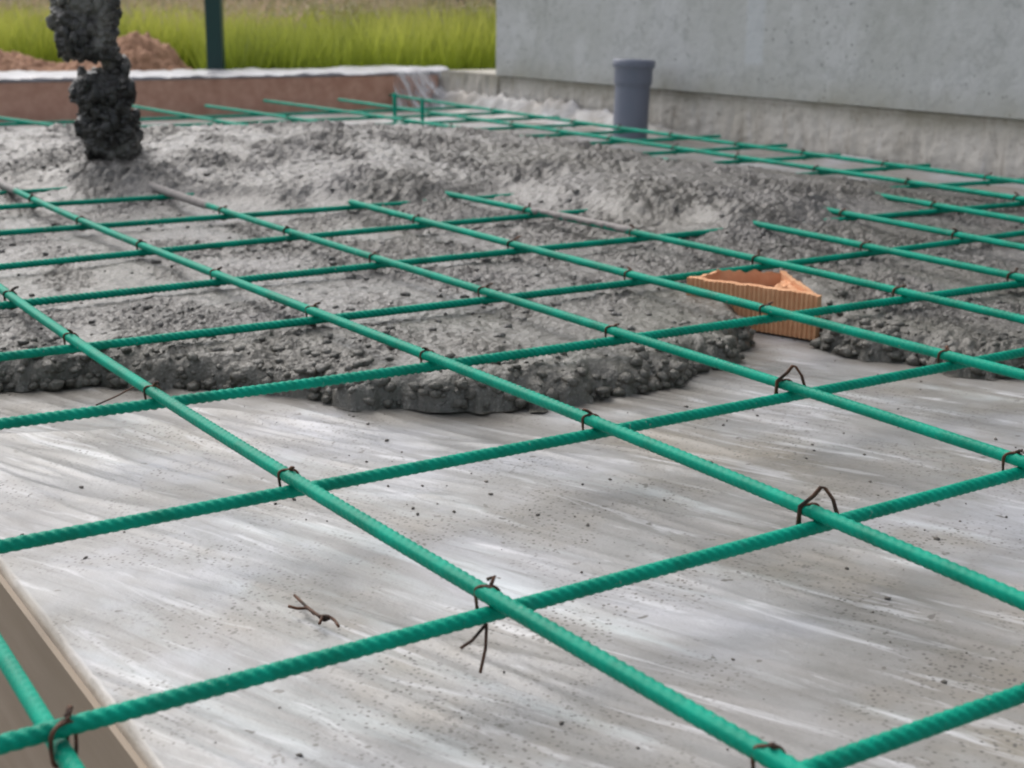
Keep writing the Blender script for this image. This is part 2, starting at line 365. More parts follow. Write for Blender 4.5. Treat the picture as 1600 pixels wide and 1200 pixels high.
ctrl = [(-250, 580, .03), (50, 570, .031), (400, 575, .031), (700, 600, .031), (950, 585, .03), (1100, 545, .03), (300, 500, .036), (600, 490, .036), (900, 500, .033), (1350, 520, .03), (1550, 550, .03),
        (1450, 470, .034), (100, 400, .035), (300, 360, .035), (600, 400, .034), (800, 430, .033), (1050, 400, .035), (1250, 370, .036), (1500, 420, .037), (1450, 350, .036), (1600, 340, .030),
        (-150, 330, .034), (0, 325, .034), (150, 310, .036), (350, 322, .036), (500, 318, .042), (650, 332, .037), (780, 312, .040), (900, 340, .040), (1050, 352, .040),
        (0, 270, .062), (250, 286, .060), (430, 290, .066), (565, 300, .060), (690, 286, .066), (620, 290, .070), (850, 300, .062), (1000, 315, .066), (1160, 328, .071), (1270, 312, .062), (1420, 318, .045),
        (50, 240, .085), (200, 250, .088), (400, 250, .094), (600, 245, .096), (800, 250, .088), (1000, 275, .070), (1150, 285, .062), (1250, 290, .060), (1340, 305, .058),
        (50, 206, .092), (200, 204, .095), (350, 197, .10), (500, 193, .10), (640, 195, .10), (740, 208, .085), (820, 220, .07), (900, 230, .062), (1000, 248, .058), (1100, 262, .052), (1130, 264, .058), (1200, 272, .058), (1300, 288, .056), (1385, 304, .054), (-150, 210, .09)]
cp_ = [(*bp(*q)[:2], q[2]) for q in ctrl]
for q in rid: p = bp(*q)[:2]; cp_.append((*(p * (1 + .18 / np.hypot(*p))), .06)); cp_.append((*(p * (1 + .36 / np.hypot(*p))), .0))
cp_ = np.array(cp_); K = cp_[:, :2]
def kern(r2): return np.sqrt(r2 + .05 ** 2)
A = kern(((K[:, None] - K[None]) ** 2).sum(-1)); n_ = len(K)
A = np.block([[A + 0 * np.eye(n_), np.ones((n_, 1))], [np.ones((1, n_)), np.zeros((1, 1))]])
A[:n_, :n_] -= .02 * np.eye(n_)
wts = np.linalg.solve(A, np.append(cp_[:, 2], 0))
def base_h(X, Y):
    out = np.full(len(X), wts[-1])
    for k in range(n_): out += wts[k] * kern((X - K[k, 0]) ** 2 + (Y - K[k, 1]) ** 2)
    return np.clip(out, .015, .13)
def sdist(X, Y):                                   # >0 inside
    d2 = np.full(len(X), 1e9); ins = np.zeros(len(X), bool)
    for i in range(len(poly)):
        a, b = poly[i], poly[(i + 1) % len(poly)]; e = b - a
        t = np.clip(((X - a[0]) * e[0] + (Y - a[1]) * e[1]) / (e @ e), 0, 1)
        d2 = np.minimum(d2, (X - a[0] - t * e[0]) ** 2 + (Y - a[1] - t * e[1]) ** 2)
        c = ((a[1] > Y) != (b[1] > Y)) & (X < (b[0] - a[0]) * (Y - a[1]) / (b[1] - a[1] + 1e-12) + a[0]); ins ^= c
    return np.where(ins, 1, -1) * np.sqrt(d2)
nr = 1180; rows = 1.05 * (4.9 / 1.05) ** (np.arange(nr) / (nr - 1)); cols = np.arange(-.54, .541, .0014)
RY, CX = np.meshgrid(rows, cols, indexing='ij'); X = (RY * CX).ravel(); Y = RY.ravel()
def conc(X, Y, lumps=True):
    d = sdist(X, Y) + .016 * p2(X, Y, .045, 11) + .007 * p2(X, Y, .016, 12)
    V = X * N[0] + Y * N[1]; d = np.minimum(d, np.minimum(V - V_EDGE - .004, V_WALL - .01 - V))
    h = base_h(X, Y); h = h + .011 * sstep(.050, .060, h + .003 * p2(X, Y, .05, 24)) - .015 * sstep(.068, .095, h) - .001 + .010 * sstep(.05, .08, h) * p2(X, Y, .22, 25); t = np.clip(d / .035, 0, 1); e = np.sqrt(1 - (1 - t) ** 2)
    big = p2(X, Y, .16, 13); m1 = 1 - np.abs(p2(X, Y, .034, 14)); m2 = 1 - np.abs(p2(X, Y, .014, 15)); m3 = p2(X, Y, .007, 16)
    msk = sstep(-.25, .35, p2(X + .3 * Y, Y * .6, .11, 33) + .5 * p2(X, Y, .33, 34))
    amp = (sstep(.045, .08, h) * .9 + .75) * (.46 + .7 * msk)
    m4 = p2(X, Y, .022, 23)
    rough = .006 * big * amp + (.0045 * (m1 - .75) + .0050 * m4 + .0038 * (m2 - .75) + .0032 * p2(X, Y, .0105, 26) + .0020 * m3) * amp
    rough -= .007 * amp * sstep(.30, .62, p2(X, Y, .028, 17)) * sstep(-.1, .5, p2(X, Y, .12, 18))
    z = h * e + rough * np.minimum(1, e * 1.3)
    conc.m = msk
    return z, d, h
Z, d, h = conc(X, Y); msk = conc.m
wet = .5 * sstep(.16, .02, d + .05 * p2(X, Y, .12, 19)) * sstep(3.0, 2.2, Y) + .35 * sstep(.1, .55, p2(X, Y, .3, 20))
Z = np.where(d > 0, Z + R.normal(size=len(Z)) * (.00015 + .0005 * msk) * Y.clip(0, 3.2), -.004)
disp = np.stack([p2(X, Y, .016, 21), p2(Y, X, .016, 22)], 1) * .0022 * (d > -.004)[:, None]
Q = gridq(nr, len(cols)); keep = (d[Q] > -.004).any(1); Q = Q[keep]
uq, inv = np.unique(Q, return_inverse=True); Q = inv.reshape(-1, 4)
VV = np.stack([X + disp[:, 0], Y + disp[:, 1], Z], 1)[uq]; wv = wet[uq]; sk = (1 - msk)[uq]
# rounded aggregate stones coated in the mix, part of the same mass
import bmesh
bm = bmesh.new(); bmesh.ops.create_icosphere(bm, subdivisions=1, radius=1); IV = np.array([v.co[:] for v in bm.verts]); IF = np.array([[v.index for v in f.verts] for f in bm.faces]); bm.free()
n = 26000; cy = 1.15 * (4.3 / 1.15) ** R.random(n); cx = (R.random(n) * 1.04 - .52) * cy
z, d, h = conc(cx, cy)
mk = conc.m; wsel = (d > .0) & (R.random(n) < .25 + .75 * mk) & (R.random(n) < np.where(d < .07, .8, .30)); cx, cy, z, d = cx[wsel], cy[wsel], z[wsel], d[wsel]
sc = (.0016 + .0042 * R.random(len(cx)) ** 2.6) * np.where(d < .06, 1.3, 1.)
def stones(cx, cy, cz, sc):
    n = len(cx); k = len(IV)
    s3 = sc[:, None] * (.75 + .5 * R.random((n, 3))) * [1.15, 1, .75]
    j = IV[None] * (1 + .26 * R.normal(size=(n, k, 1)).clip(-1, 1)); a = R.random(n) * 6.28; ca, sa = np.cos(a)[:, None], np.sin(a)[:, None]
    x, y, zz = j[..., 0] * s3[:, :1], j[..., 1] * s3[:, 1:2], j[..., 2] * s3[:, 2:]
    return np.stack([x * ca - y * sa + cx[:, None], x * sa + y * ca + cy[:, None], zz + cz[:, None]], -1).reshape(-1, 3), (IF[None] + (np.arange(n) * k)[:, None, None]).reshape(-1, 3)
dmp = np.zeros(len(SX)); dmp[damp_idx] = sstep(-.075, -.004, sdist(SX[damp_idx], SY[damp_idx]) + .035 * p2(SX[damp_idx], SY[damp_idx], .06, 41) - .01); attr(sheet_me, 'damp', dmp)
sv, sf = stones(cx, cy, z + sc * .1, sc)
# bigger coated lumps tumbling out of the front edge
fr_ = np.array(front); sg = np.hypot(*np.diff(fr_, axis=0).T); cum = np.append(0, sg.cumsum()); ne = 1000; q_ = R.random(ne) * cum[-1]
ex, ey = np.interp(q_, cum, fr_[:, 0]) + R.normal(size=ne) * .004, np.interp(q_, cum, fr_[:, 1]) + np.abs(R.normal(size=ne)) * .012 - .002
zz_, dd_, hh_ = conc(ex, ey); e_sc = .0032 + .0065 * R.random(ne) ** 1.6; ez = np.clip(zz_, 0, 1) * R.random(ne) ** .7 + .001
kk = (dd_ > -.006) & (ex * N[0] + ey * N[1] > V_EDGE + .02); ex, ey, ez, e_sc, dd_ = ex[kk], ey[kk], ez[kk], e_sc[kk], dd_[kk]
ev, ef = stones(ex, ey, ez, e_sc); sf = np.concatenate([sf, ef + len(sv)]); sv = np.concatenate([sv, ev]); d = np.concatenate([d, dd_ * 0 + .02]); cy = np.concatenate([cy, ey])
T3 = np.concatenate([Q[:, [0, 1, 2]], Q[:, [0, 2, 3]], sf + len(VV)])
ws = np.repeat(np.clip(.5 * sstep(.16, .02, d), 0, 1) * sstep(3., 2.2, cy), len(IV))
me = fastmesh('fresh_concrete', np.concatenate([VV, sv]), T3); attr(me, 'wet', np.concatenate([wv, ws])); attr(me, 'slick', np.concatenate([sk, ws * 0]))
o = link('fresh_concrete', me, MFR); tag(o, 'rough heap of wet grey concrete spreading under and over the green mesh', 'wet concrete', kind='stuff')

# ------------------------------------------------------------------ grit and crumbs on the sheet
n = 2600; u_ = R.uniform(-2.3, -.2, n); v_ = R.uniform(.24, 1.9, n); p = uv(u_, v_)
k = (p2(p[:, 0], p[:, 1], .25, 30) > R.uniform(-.6, .7, n)) & (sdist(p[:, 0], p[:, 1]) < -.005); p = p[k]
sc = .0005 + .0016 * R.random(len(p)) ** 3
sv, sf = stones(p[:, 0], p[:, 1], floor_z(p[:, 0], p[:, 1], p @ D, p @ N) + sc * .3, sc)
me = fastmesh('grit', sv, sf); o = link('grit', me, m_simple('grit_stone', (.08, .072, .065), (.2, .18, .16), 60, .9, 0)); tag(o, 'fine dark grit and crumbs scattered over the plastic sheet', 'grit', kind='stuff')

# ------------------------------------------------------------------ the reinforcing mesh: one tied thing
mesh_e = empty('rebar_mesh', pt(-2.5, 1.5, .05)); tag(mesh_e, 'green coated steel bar mesh tied with rusty wire, partly buried in wet concrete', 'steel mesh')
inv_off = Vector(mesh_e.location)
RL, RC = .0053, .0045
ZL, ZC = .055, .055 - RL - RC - .0002
Lpx = {0: ([(0, 1018), (65, 1118), (112, 1200)], ZC - .011), 1: ([(15, 463), (115, 530), (242, 614), (457, 747), (765, 932), (1220, 1192)], ZL),
 2: ([(50, 312), (135, 346), (220, 384), (345, 429), (490, 486), (673, 558), (925, 662), (1290, 802), (1600, 942)], ZL),
 3: ([(250, 297), (350, 328), (452, 361), (590, 404), (760, 457), (957, 518), (1236, 602), (1592, 720)], ZL),
 4: ([(568, 318), (650, 348), (808, 381), (993, 430), (1205, 486), (1490, 557), (1600, 587)], ZL),
 5: ([(0, 183), (50, 195), (715, 298), (822, 327), (980, 366), (1182, 408), (1405, 456), (1600, 496)], ZL),
 6: ([(215, 165), (292, 183), (1160, 345), (1350, 384), (1590, 433)], ZL),
 7: ([(330, 165), (450, 186), (540, 197), (1310, 330), (1500, 369), (1600, 386)], ZL),
 8: ([(425, 157), (512, 172), (610, 184), (695, 199), (780, 211), (975, 237), (1112, 262), (1410, 312), (1600, 345)], ZL),
 9: ([(520, 156), (675, 175), (800, 193), (930, 212), (1150, 247), (1285, 265), (1420, 285), (1590, 309)], ZL),
 10: ([(617, 147), (720, 167), (857, 186), (1040, 211), (1137, 221), (1257, 239), (1395, 255), (1540, 279)], ZL)}
Cpx = {0: ([(1280, 1196), (1440, 1141), (1600, 1082)], ZC), 1: ([(65, 1118), (765, 932), (1290, 802), (1592, 720)], ZL), 2: ([(457, 747), (925, 662), (1236, 602), (1490, 557)], ZL),
 3: ([(242, 614), (673, 558), (957, 518), (1205, 486), (1405, 456), (1590, 433)], ZL), 4: ([(115, 530), (490, 486), (760, 457), (993, 430), (1182, 408), (1350, 384), (1500, 369)], ZL),
 5: ([(15, 463), (345, 429), (590, 404), (808, 381), (980, 366), (1460, 322), (1590, 311)], ZL), 6: ([(220, 384), (452, 361), (650, 348), (822, 327), (1420, 285), (1540, 279)], ZL),
 7: ([(135, 346), (350, 328), (1285, 265), (1395, 255)], ZL), 8: ([(50, 312), (250, 300), (1150, 247), (1257, 239)], ZL)}
def fitline(pts, z, along, deg):
    W = np.array([bp(x, y, z)[:2] for x, y in pts]); s = W @ (D if along == 'u' else N); q = W @ (N if along == 'u' else D)
    wt = 1 / (W ** 2).sum(1) ** .75
    A = np.stack([s ** k for k in range(deg + 1)], 1); c = np.linalg.lstsq(A * wt[:, None], q * wt, rcond=None)[0]
    lo, hi = s.min(), s.max()
    def f(x):
        x = np.asarray(x, float); xc = np.clip(x, lo, hi)
        val = sum(c[k] * xc ** k for k in range(deg + 1)); sl = sum(k * c[k] * xc ** (k - 1) for k in range(1, deg + 1))
        return val + sl * (x - xc)
    return f
Lf = {k: fitline(p, z, 'u', 1 if len(p) < 4 else (3 if len(p) > 6 and k < 4 else 2)) for k, (p, z) in Lpx.items()}
Cf = {k: fitline(p, z, 'v', 1 if len(p) < 5 else (3 if k in (3, 4) else 2)) for k, (p, z) in Cpx.items()}
# far rows keep the pitch of row 8
u8 = float(Cf[8](2.4)); sl8 = -.02
for k in range(9, 16): Cf[k] = (lambda kk: (lambda x: u8 - .262 * (kk - 8) + .012 * math.sin(kk * 2.3) + (sl8 + .008 * math.sin(kk * 5.)) * (np.asarray(x, float) - 2.4)))(k)
def bar(kind, f, a, b, z, r, ribs=True, coat=None, orient=0., wave=0.):
    P0 = lambda s: (uv(s, f(s)) if kind == 'u' else uv(f(s), s))
    step = .0016 if ribs else .02
    s = np.arange(a, b, step); P = P0(s); P = np.concatenate([P, np.full((len(s), 1), z)], 1)
    P[:, 2] += wave * np.sin(s * 2.1 + orient)
    seg = 26 if ribs else 10; ph = np.arange(seg) * 2 * math.pi / seg + orient
    L = np.arange(len(s)) * step
    if ribs:
        pitch = .0074; q = np.mod(ph, math.pi); half = (np.floor(ph / math.pi) % 2)
        t = L[:, None] / pitch + np.where(half > 0, .5, 0)[None] + (q / math.pi)[None] * 1.9
        pulse = np.clip(np.cos(2 * math.pi * t) * 1.3 + .6, 0, 1)
        rr = r * ((.87 if kind == 'v' else .90) + .19 * (1.35 if kind == 'v' else .6) * pulse * np.clip(np.sin(q) * 1.6, 0, 1)[None] ** .8)
        lr = np.clip(1 - np.abs(np.sin(ph)) / .36, 0, 1); rr = rr + r * (.13 if kind == 'u' else .12) * np.clip(lr * 1.6, 0, 1)[None]
    else: rr = np.full((len(s), seg), r * 1.0)
    T, A, B = frames(P)
    ca, sa = np.cos(np.arange(seg) * 2 * math.pi / seg), np.sin(np.arange(seg) * 2 * math.pi / seg)
    V = P[:, None] + rr[..., None] * (ca[None, :, None] * A[:, None] + sa[None, :, None] * B[:, None])
    V = V.reshape(-1, 3); Q = gridq(len(s), seg, True)
    caps = [(0, len(s) - 1)]
    V = np.concatenate([V, P[:1], P[-1:]]); n = len(s) * seg
    i = np.arange(seg); j = (i + 1) % seg
    c0 = np.stack([j, i, np.full(seg, n)], 1); c1 = np.stack([n - seg + i, n - seg + j, np.full(seg, n + 1)], 1)
    T3 = np.concatenate([Q[:, [0, 1, 2]], Q[:, [0, 2, 3]], c0, c1])
    V = V - np.array(inv_off)
    me = fastmesh('rebar', V, T3)
    cv = np.zeros(len(V))
    if coat:
        for c0_, c1_, fromtop in coat:
            m_ = sstep(c0_ - .015, c0_ + .015, s) * sstep(c1_ + .02, c1_ - .02, s)
            nz = pn(V[:n] / .012, 40).reshape(len(s), seg) * .35
            top = np.sin(np.arange(seg) * 2 * math.pi / seg)[None] if fromtop else 1.
            cv[:n] = np.maximum(cv[:n], (m_[:, None] * (.62 + nz + (.45 * top - .1 if fromtop else .2))).ravel())
        k = cv[:n] > .5
        V2 = V.copy(); nr_ = V[:n] - np.repeat(P - np.array(inv_off), seg, 0); nr_ /= np.linalg.norm(nr_, axis=1)[:, None]
        V2[:n] += nr_ * (np.clip(cv[:n] - .35, 0, .5) * .006)[:, None]
        me.vertices.foreach_set('co', V2.astype(np.float32).ravel())
    attr(me, 'coat', cv)
    o = link('rebar', me, MR, mesh_e); return o
def U(x, y, z=ZL): return float(bp(x, y, z)[:2] @ D)
def Vv(x, y, z=ZL): return float(bp(x, y, z)[:2] @ N)
bar('u', Lf[0], -1.7, .5, ZC - .0111, RC * 1.12, orient=.85)
bar('u', Lf[1], -3.0, .55, ZL, RL, orient=-.55)
bar('u', Lf[2], -3.0, .55, ZL, RL, coat=[(-3.0, U(26, 299), 0)], orient=-.5)
bar('u', Lf[3], -3.1, .5, ZL, RL * .92, coat=[(-3.1, U(333, 321), 0)], orient=.9)
bar('u', Lf[4], U(560, 315), .3, ZL, RL * .95, orient=1.4)
bar('u', Lf[5], -4.75, .2, ZL, RL * .95, coat=[(U(830, 330), U(978, 365), 1)], orient=.7)
bar('u', Lf[6], U(215, 165), .1, ZL, RL * .95, orient=1.0)
bar('u', Lf[7], U(330, 165), -.1, ZL, RL * .95, orient=.3)
bar('u', Lf[8], U(425, 157), -.4, ZL, RL * .95, orient=1.3)
bar('u', Lf[9], U(520, 156), -.6, ZL, RL * .95, orient=1.3)
bar('u', Lf[10], U(617, 147), -.8, ZL, RL * .95, orient=.5)
VE = 2.66
cext = {0: (.2, VE), 1: (-.15, VE), 2: (.02, VE), 3: (.1, VE), 4: (.1, VE), 5: (.12, VE), 6: (.12, VE), 7: (.12, Vv(1487, 256)), 8: (.15, Vv(1350, 241)), 9: (.2, Vv(1237, 222)), 10: (.25, Vv(1130, 208)),
        11: (.3, 2.62), 12: (.3, 2.60), 13: (.3, 2.68), 14: (.4, 2.62), 15: (.4, 2.66)}
for k, (a, b) in cext.items():
    bar('v', Cf[k], a, b, ZC, RC * (1.05 if k < 4 else 1.0), ribs=True, orient=[.8, .75, .95, .7, 1.1, .6, .9][k % 7])
# two short upright starter bars at the far corner
for x, y, ht in ((617, 186, .105), (660, 190, .095)):
    p = bp(x, y, .03); s = np.linspace(0, 1, 8)
    Pp = np.stack([np.full(8, p[0]), np.full(8, p[1]), .01 + s * ht], 1)
    mb = MB(); mb.tube(Pp - np.array(inv_off), .0065, 10); o = mb.build('rebar', MR, mesh_e, True)

# tie wires at the crossings
def crossing(i, k):
    v = 1.0
    u = -2.
    for _ in range(12): u = float(Cf[k](v)); v = float(Lf[i](u))
    return uv(u, v)
def tie(i, k, style):
    p = crossing(i, k); top, bot = ZL, ZC
    if i == 0: top, bot = ZC, ZC - .0111
    rnd = random.Random(i * 31 + k)
    # loop runs diagonally round both bars
    ang = math.atan2(N[1] + D[1] * .9, N[0] + D[0] * .9) if style != 1 else math.atan2(N[1] - D[1] * .8, N[0] - D[0] * .8)
    ang += rnd.uniform(-.2, .2); a0_ = ang; dx, dy = math.cos(ang), math.sin(ang); ex, ey = -dy, dx
    near = i <= 4 and k <= 4; wr = .00102 if near else .0013
    mb = MB(); zc = (top + bot) / 2 - .0005; hz = (top - bot) / 2 + (RL + RC) / 2 + .0006
    off = -.0065 if i else .004
    for t in range(2):
        P = []; ang = a0_ + (t - .5) * .45; dx, dy = math.cos(ang), math.sin(ang); ex, ey = -dy, dx
        for q in range(25):
            a = q / 24 * 2 * math.pi; rx = .0072 + .0006 * math.sin(3 * a + t)
            cx = rx * math.copysign(abs(math.cos(a)) ** .6, math.cos(a)); cz = hz * math.copysign(abs(math.sin(a)) ** .6, math.sin(a))
            sft = (t - .5) * .0022 + .001 * math.sin(2 * a + t)
            P.append((p[0] + dx * cx + ex * sft + D[0] * off, p[1] + dy * cx + ey * sft + D[1] * off, zc + cz))
        mb.tube(np.array(P) - np.array(inv_off), wr, 7)
    # twisted tail
    side = rnd.choice((-1, 1)); a2 = rnd.uniform(0, 6.28)
    bx, by, bz = p[0] + D[0] * off * .6 + ex * .003 * side, p[1] + D[1] * off * .6 + ey * .003, top + RL + .001
    if style == 2:      # tail hangs below and ahead
        for t, (l, sx) in enumerate(((.030, .0), (.014, -.008))):
            P = [(p[0] + D[0] * off, p[1] - .006, bot - .004), (p[0] - .004 + sx, p[1] - .012, bot - .008 - l * .3), (p[0] - .007 + sx * 1.4, p[1] - .018, max(.008, bot - l))]
            mb.tube(np.array(P) - np.array(inv_off), wr, 7)
        mb.tube(np.array([(bx, by, bz - .004), (bx + .003, by + .002, bz + .004), (bx - .001, by + .004, bz + .001)]) - np.array(inv_off), wr * 1.3, 7)
    elif style == 3:    # an open triangular loop standing up
        h_ = .013 if k > 1 else .0125
        P = [(p[0] - .014, p[1] - .002, bot), (p[0] - .013, p[1], bz - .001), (p[0] - .004, p[1] + .001, bz + h_ * .5), (p[0] + .001, p[1] + .002, bz + h_), (p[0] + .004, p[1] + .002, bz + h_ * .95), (p[0] + .010, p[1] + .002, bz + h_ * .3), (p[0] + .013, p[1] - .001, bz - .006)]
        mb.tube(np.array(P) - np.array(inv_off), wr * 1.05, 7); P2 = np.array(P) + [.0015, .002, -.0012]; mb.tube(P2 - np.array(inv_off), wr, 7)
    else:
        ln = rnd.uniform(.006, .015); tx, ty = math.cos(a2), math.sin(a2)
        for t in range(2):
            P = [(bx + tx * s * .7 + .0011 * math.cos(s * 900 + 3.14 * t), by + ty * s * .7 + .0011 * math.sin(s * 900 + 3.14 * t), bz + s * .75 - .002 - .3 * s * s / ln) for s in np.linspace(0, ln, 9)]
            mb.tube(np.array(P) - np.array(inv_off), wr, 7)
    mb.build('tie_wire', MW, mesh_e, True)
styles = {(1, 1): 2, (2, 1): 3, (3, 2): 3, (0, 1): 1}
ties = [(0, 1), (1, 0), (1, 1), (1, 2), (1, 3), (1, 4), (1, 5)] + [(2, k) for k in range(1, 9)] + [(3, k) for k in range(1, 8)] + [(4, k) for k in (2, 3, 4, 5, 6)] + [(5, k) for k in (3, 4, 5, 6)] + \
       [(6, 3), (6, 4), (7, 4), (7, 5), (8, 5), (9, 5), (9, 6), (9, 7), (9, 8), (9, 9), (9, 10), (9, 11), (10, 6), (10, 7), (10, 8), (10, 9), (10, 10), (10, 11), (10, 12), (10, 14), (9, 12), (8, 12), (8, 13), (9, 14), (7, 14), (6, 14)]
for i, k in ties: tie(i, k, styles.get((i, k), 0))

# ------------------------------------------------------------------ loose tie wire lying on the sheet
a = bp(457, 940); b2 = bp(530, 978)
mb = MB(); q = lambda x, y, z: bp(x, y, z)
for P in ([(460, 930, .004), (478, 947, .003), (495, 960, .003), (505, 966, .003)], [(450, 947, .006), (465, 951, .004), (480, 950, .003), (492, 958, .004), (508, 968, .003)],
          [(488, 957, .002), (500, 963, .005), (512, 962, .005), (522, 968, .004), (529, 979, .003)], [(497, 962, .003), (507, 970, .002), (515, 966, .004), (504, 962, .006), (499, 975, .003)]):
    pts = np.array([q(*p_) for p_ in P]); s = np.linspace(0, len(P) - 1, 14); c = np.stack([np.interp(s, np.arange(len(P)), pts[:, k]) for k in range(3)], 1)
    mb.tube(c, .00105, 7)
o = mb.build('wire_scrap', MW, None, True); tag(o, 'dark twisted scrap of tie wire lying loose on the plastic sheet', 'wire scrap')
mb = MB(); pts = [q(150, 633, .006), q(180, 620, .010), q(212, 603, .016)]; mb.tube(np.array(pts), .0008, 6)
o = mb.build('wire_scrap', MW, None, True); tag(o, 'thin straight bit of wire lying by the concrete edge, left side', 'wire scrap')

# ------------------------------------------------------------------ broken hollow brick used as a spacer
zt = .0545
A_, B_, C_, D_ = [bp(x, y, zt)[:2] for x, y in ((1074, 433), (1279, 462), (1228, 425), (1120, 421))]
br = empty('hollow_brick', (float(B_[0]), float(B_[1]), 0)); tag(br, 'broken orange hollow clay brick with ribbed face, propping up the green mesh', 'brick')
off = np.array(br.location)
def wallseg(P, Q, th, z0, z1, ribs, rag, seed):
    P, Q = np.array(P), np.array(Q); L = np.hypot(*(Q - P)); t = (Q - P) / L; nn = np.array([t[1], -t[0]])      # nn: outer side
    if nn @ (-P) < 0 and ribs: nn = -nn
    ns = max(8, int(L / .0007)); s = np.linspace(0, 1, ns); nz = 14
    rib = .0011 * np.clip(np.cos(s * L / .0066 * 2 * math.pi) * 2, -1, 1) if ribs else 0 * s
    zz = np.linspace(0, 1, nz); rg = rag * pn(np.stack([s * L / .012, s * 0, s * 0 + seed], 1), seed)
    o_, i_ = [], []
    for z in zz:
        ztop = z1 + rg; h_ = z0 + (ztop - z0) * z
        jit = .0004 * pn(np.stack([s * L / .004, np.full(ns, z * 9), s * 0], 1), seed + 1)
        o_.append(np.stack([P[0] + t[0] * s * L + nn[0] * (rib + jit), P[1] + t[1] * s * L + nn[1] * (rib + jit), h_], 1))
        i_.append(np.stack([P[0] + t[0] * s * L - nn[0] * th, P[1] + t[1] * s * L - nn[1] * th, h_ + .001 * rag / .003 * 1.], 1))
    O = np.array(o_); I = np.array(i_); V = np.concatenate([O, I[::-1]]).reshape(-1, 3) - off
    Qd = gridq(2 * nz, ns).tolist(); n = ns
    for k in range(2 * nz - 1 - 0):
        pass
    ends = [[k * n for k in range(2 * nz)], [k * n + n - 1 for k in range(2 * nz)][::-1]]
    return V, Qd + ends
mb = MB()
for args in ((A_, B_, .009, -.002, zt, True, .0022, 5),): mb.add(*wallseg(*args))
mb.build('face', MBR, br)
mb = MB(); mb.add(*wallseg(B_ + (C_ - B_) * .03, C_, .008, -.002, zt, False, .003, 6)); mb.add(*wallseg(C_, D_, .008, -.002, zt - .001, False, .004, 7)); mb.add(*wallseg(D_, A_, .007, -.002, zt - .002, False, .003, 8))
m1_, m2_ = (A_ + B_) / 2, (C_ + D_) / 2; mb.build('web', MBR, br)
mb = MB(); Pw = A_ + (B_ - A_) * .62; q3 = [Pw, B_, C_]; c3 = sum(q3) / 3; nst = 7; Vt = []
for f_, z_ in ((.93, -.001), (.93, zt - .007), (.80, zt - .003), (.5, zt - .0045), (.2, zt - .002)):
    for e_ in range(3):
        for s__ in range(nst):
            p_ = q3[e_] + (q3[(e_ + 1) % 3] - q3[e_]) * s__ / nst; p_ = c3 + (p_ - c3) * f_
            Vt.append((p_[0] - off[0] + random.uniform(-.001, .001), p_[1] - off[1] + random.uniform(-.001, .001), z_ + (random.uniform(-.0025, .0025) if z_ > 0 else 0)))
mb.add(Vt, gridq(5, 3 * nst, True).tolist() + [list(range(12 * nst, 15 * nst))]); mb.build('broken_corner', MBR, br)
fl = [A_, B_, C_, D_]; cc = sum(fl) / 4; mb = MB()
V = [tuple(np.append(cc + (p - cc) * .93, z) - off) for z in (.003, .036) for p in fl]; mb.add(V, [(0, 3, 2, 1), (4, 5, 6, 7)] + [(i, (i + 1) % 4, 4 + (i + 1) % 4, 4 + i) for i in range(4)])
mb.build('core', m_simple('dark_terracotta', (.24, .07, .04), (.36, .13, .08), 60, .9, .002), br)

# ------------------------------------------------------------------ formwork board at the far side
b_ = MB(); b_.box(U_BOARD - .035, U_BOARD, .0, V_WALL - .003, -.02, .135)
o = b_.build('formwork_board', MBOARD); tag(o, 'long brown formwork board closing the far side of the slab', 'board')
# white film folded over the board and lying behind it
vsf = axis((.0, V_WALL + .05, .02)); ss = np.linspace(0, 1, 44)
SS, VV_ = np.meshgrid(ss, vsf)
SS = SS.ravel(); v_ = VV_.ravel(); fold = sstep(2.6, 2.8, v_)
prof_u = U_BOARD + .003 + np.interp(SS, [0, .12, .25, .8, 1], [0.0, .0, -.05, -.50, -.62]); prof_z = np.interp(SS, [0, .12, .2, .3, .8, 1], [.130, .137, .143, .145, .138, -.005])
rip = .006 * pn(np.stack([v_ / .12, SS / .3, v_ * 0], 1), 50) + .006 * pn(np.stack([v_ / .035, SS / .2, v_ * 0], 1), 51) * (1 + .5 * fold)
prof_z = prof_z + rip * (SS > .1) + .012 * np.clip(pn(np.stack([v_ / .6, v_ * 0, v_ * 0], 1), 52), 0, 1) * np.sin(np.clip(SS, 0, 1) * math.pi) + .004 * fold * np.sin(SS * math.pi) 
P = uv(prof_u, v_); me = fastmesh('plastic_film', np.concatenate([P, prof_z[:, None]], 1), gridq(len(vsf), len(ss)))
o = link('plastic_film', me, MF); md = o.modifiers.new('thick', 'SOLIDIFY'); md.thickness = .001; tag(o, 'white plastic film folded over the top of the far brown board', 'plastic film')
# clear gathered film hanging in the far corner
vsf = axis((2.66, V_WALL + .0, .004)); zs = np.linspace(0, 1, 24); A2, B2 = np.meshgrid(zs, vsf); a_, v_ = A2.ravel(), B2.ravel()
du = .012 + .03 * (1 - a_) + .009 * np.sin((v_ * 120 + a_ * 9) + 2 * pn(np.stack([v_ / .1, a_, v_ * 0], 1), 60)) * (.3 + .7 * (1 - a_)) + .1 * (1 - a_) ** 2 * sstep(2.68, V_WALL, v_)
P = uv(U_BOARD + du, v_); me = fastmesh('plastic_film', np.concatenate([P, (.004 + a_ * .140)[:, None]], 1), gridq(len(vsf), len(zs)))
o = link('plastic_film', me, MC); md = o.modifiers.new('thick', 'SOLIDIFY'); md.thickness = .0006; tag(o, 'clear gathered plastic hanging in folds in the far corner beside the footing', 'plastic film')

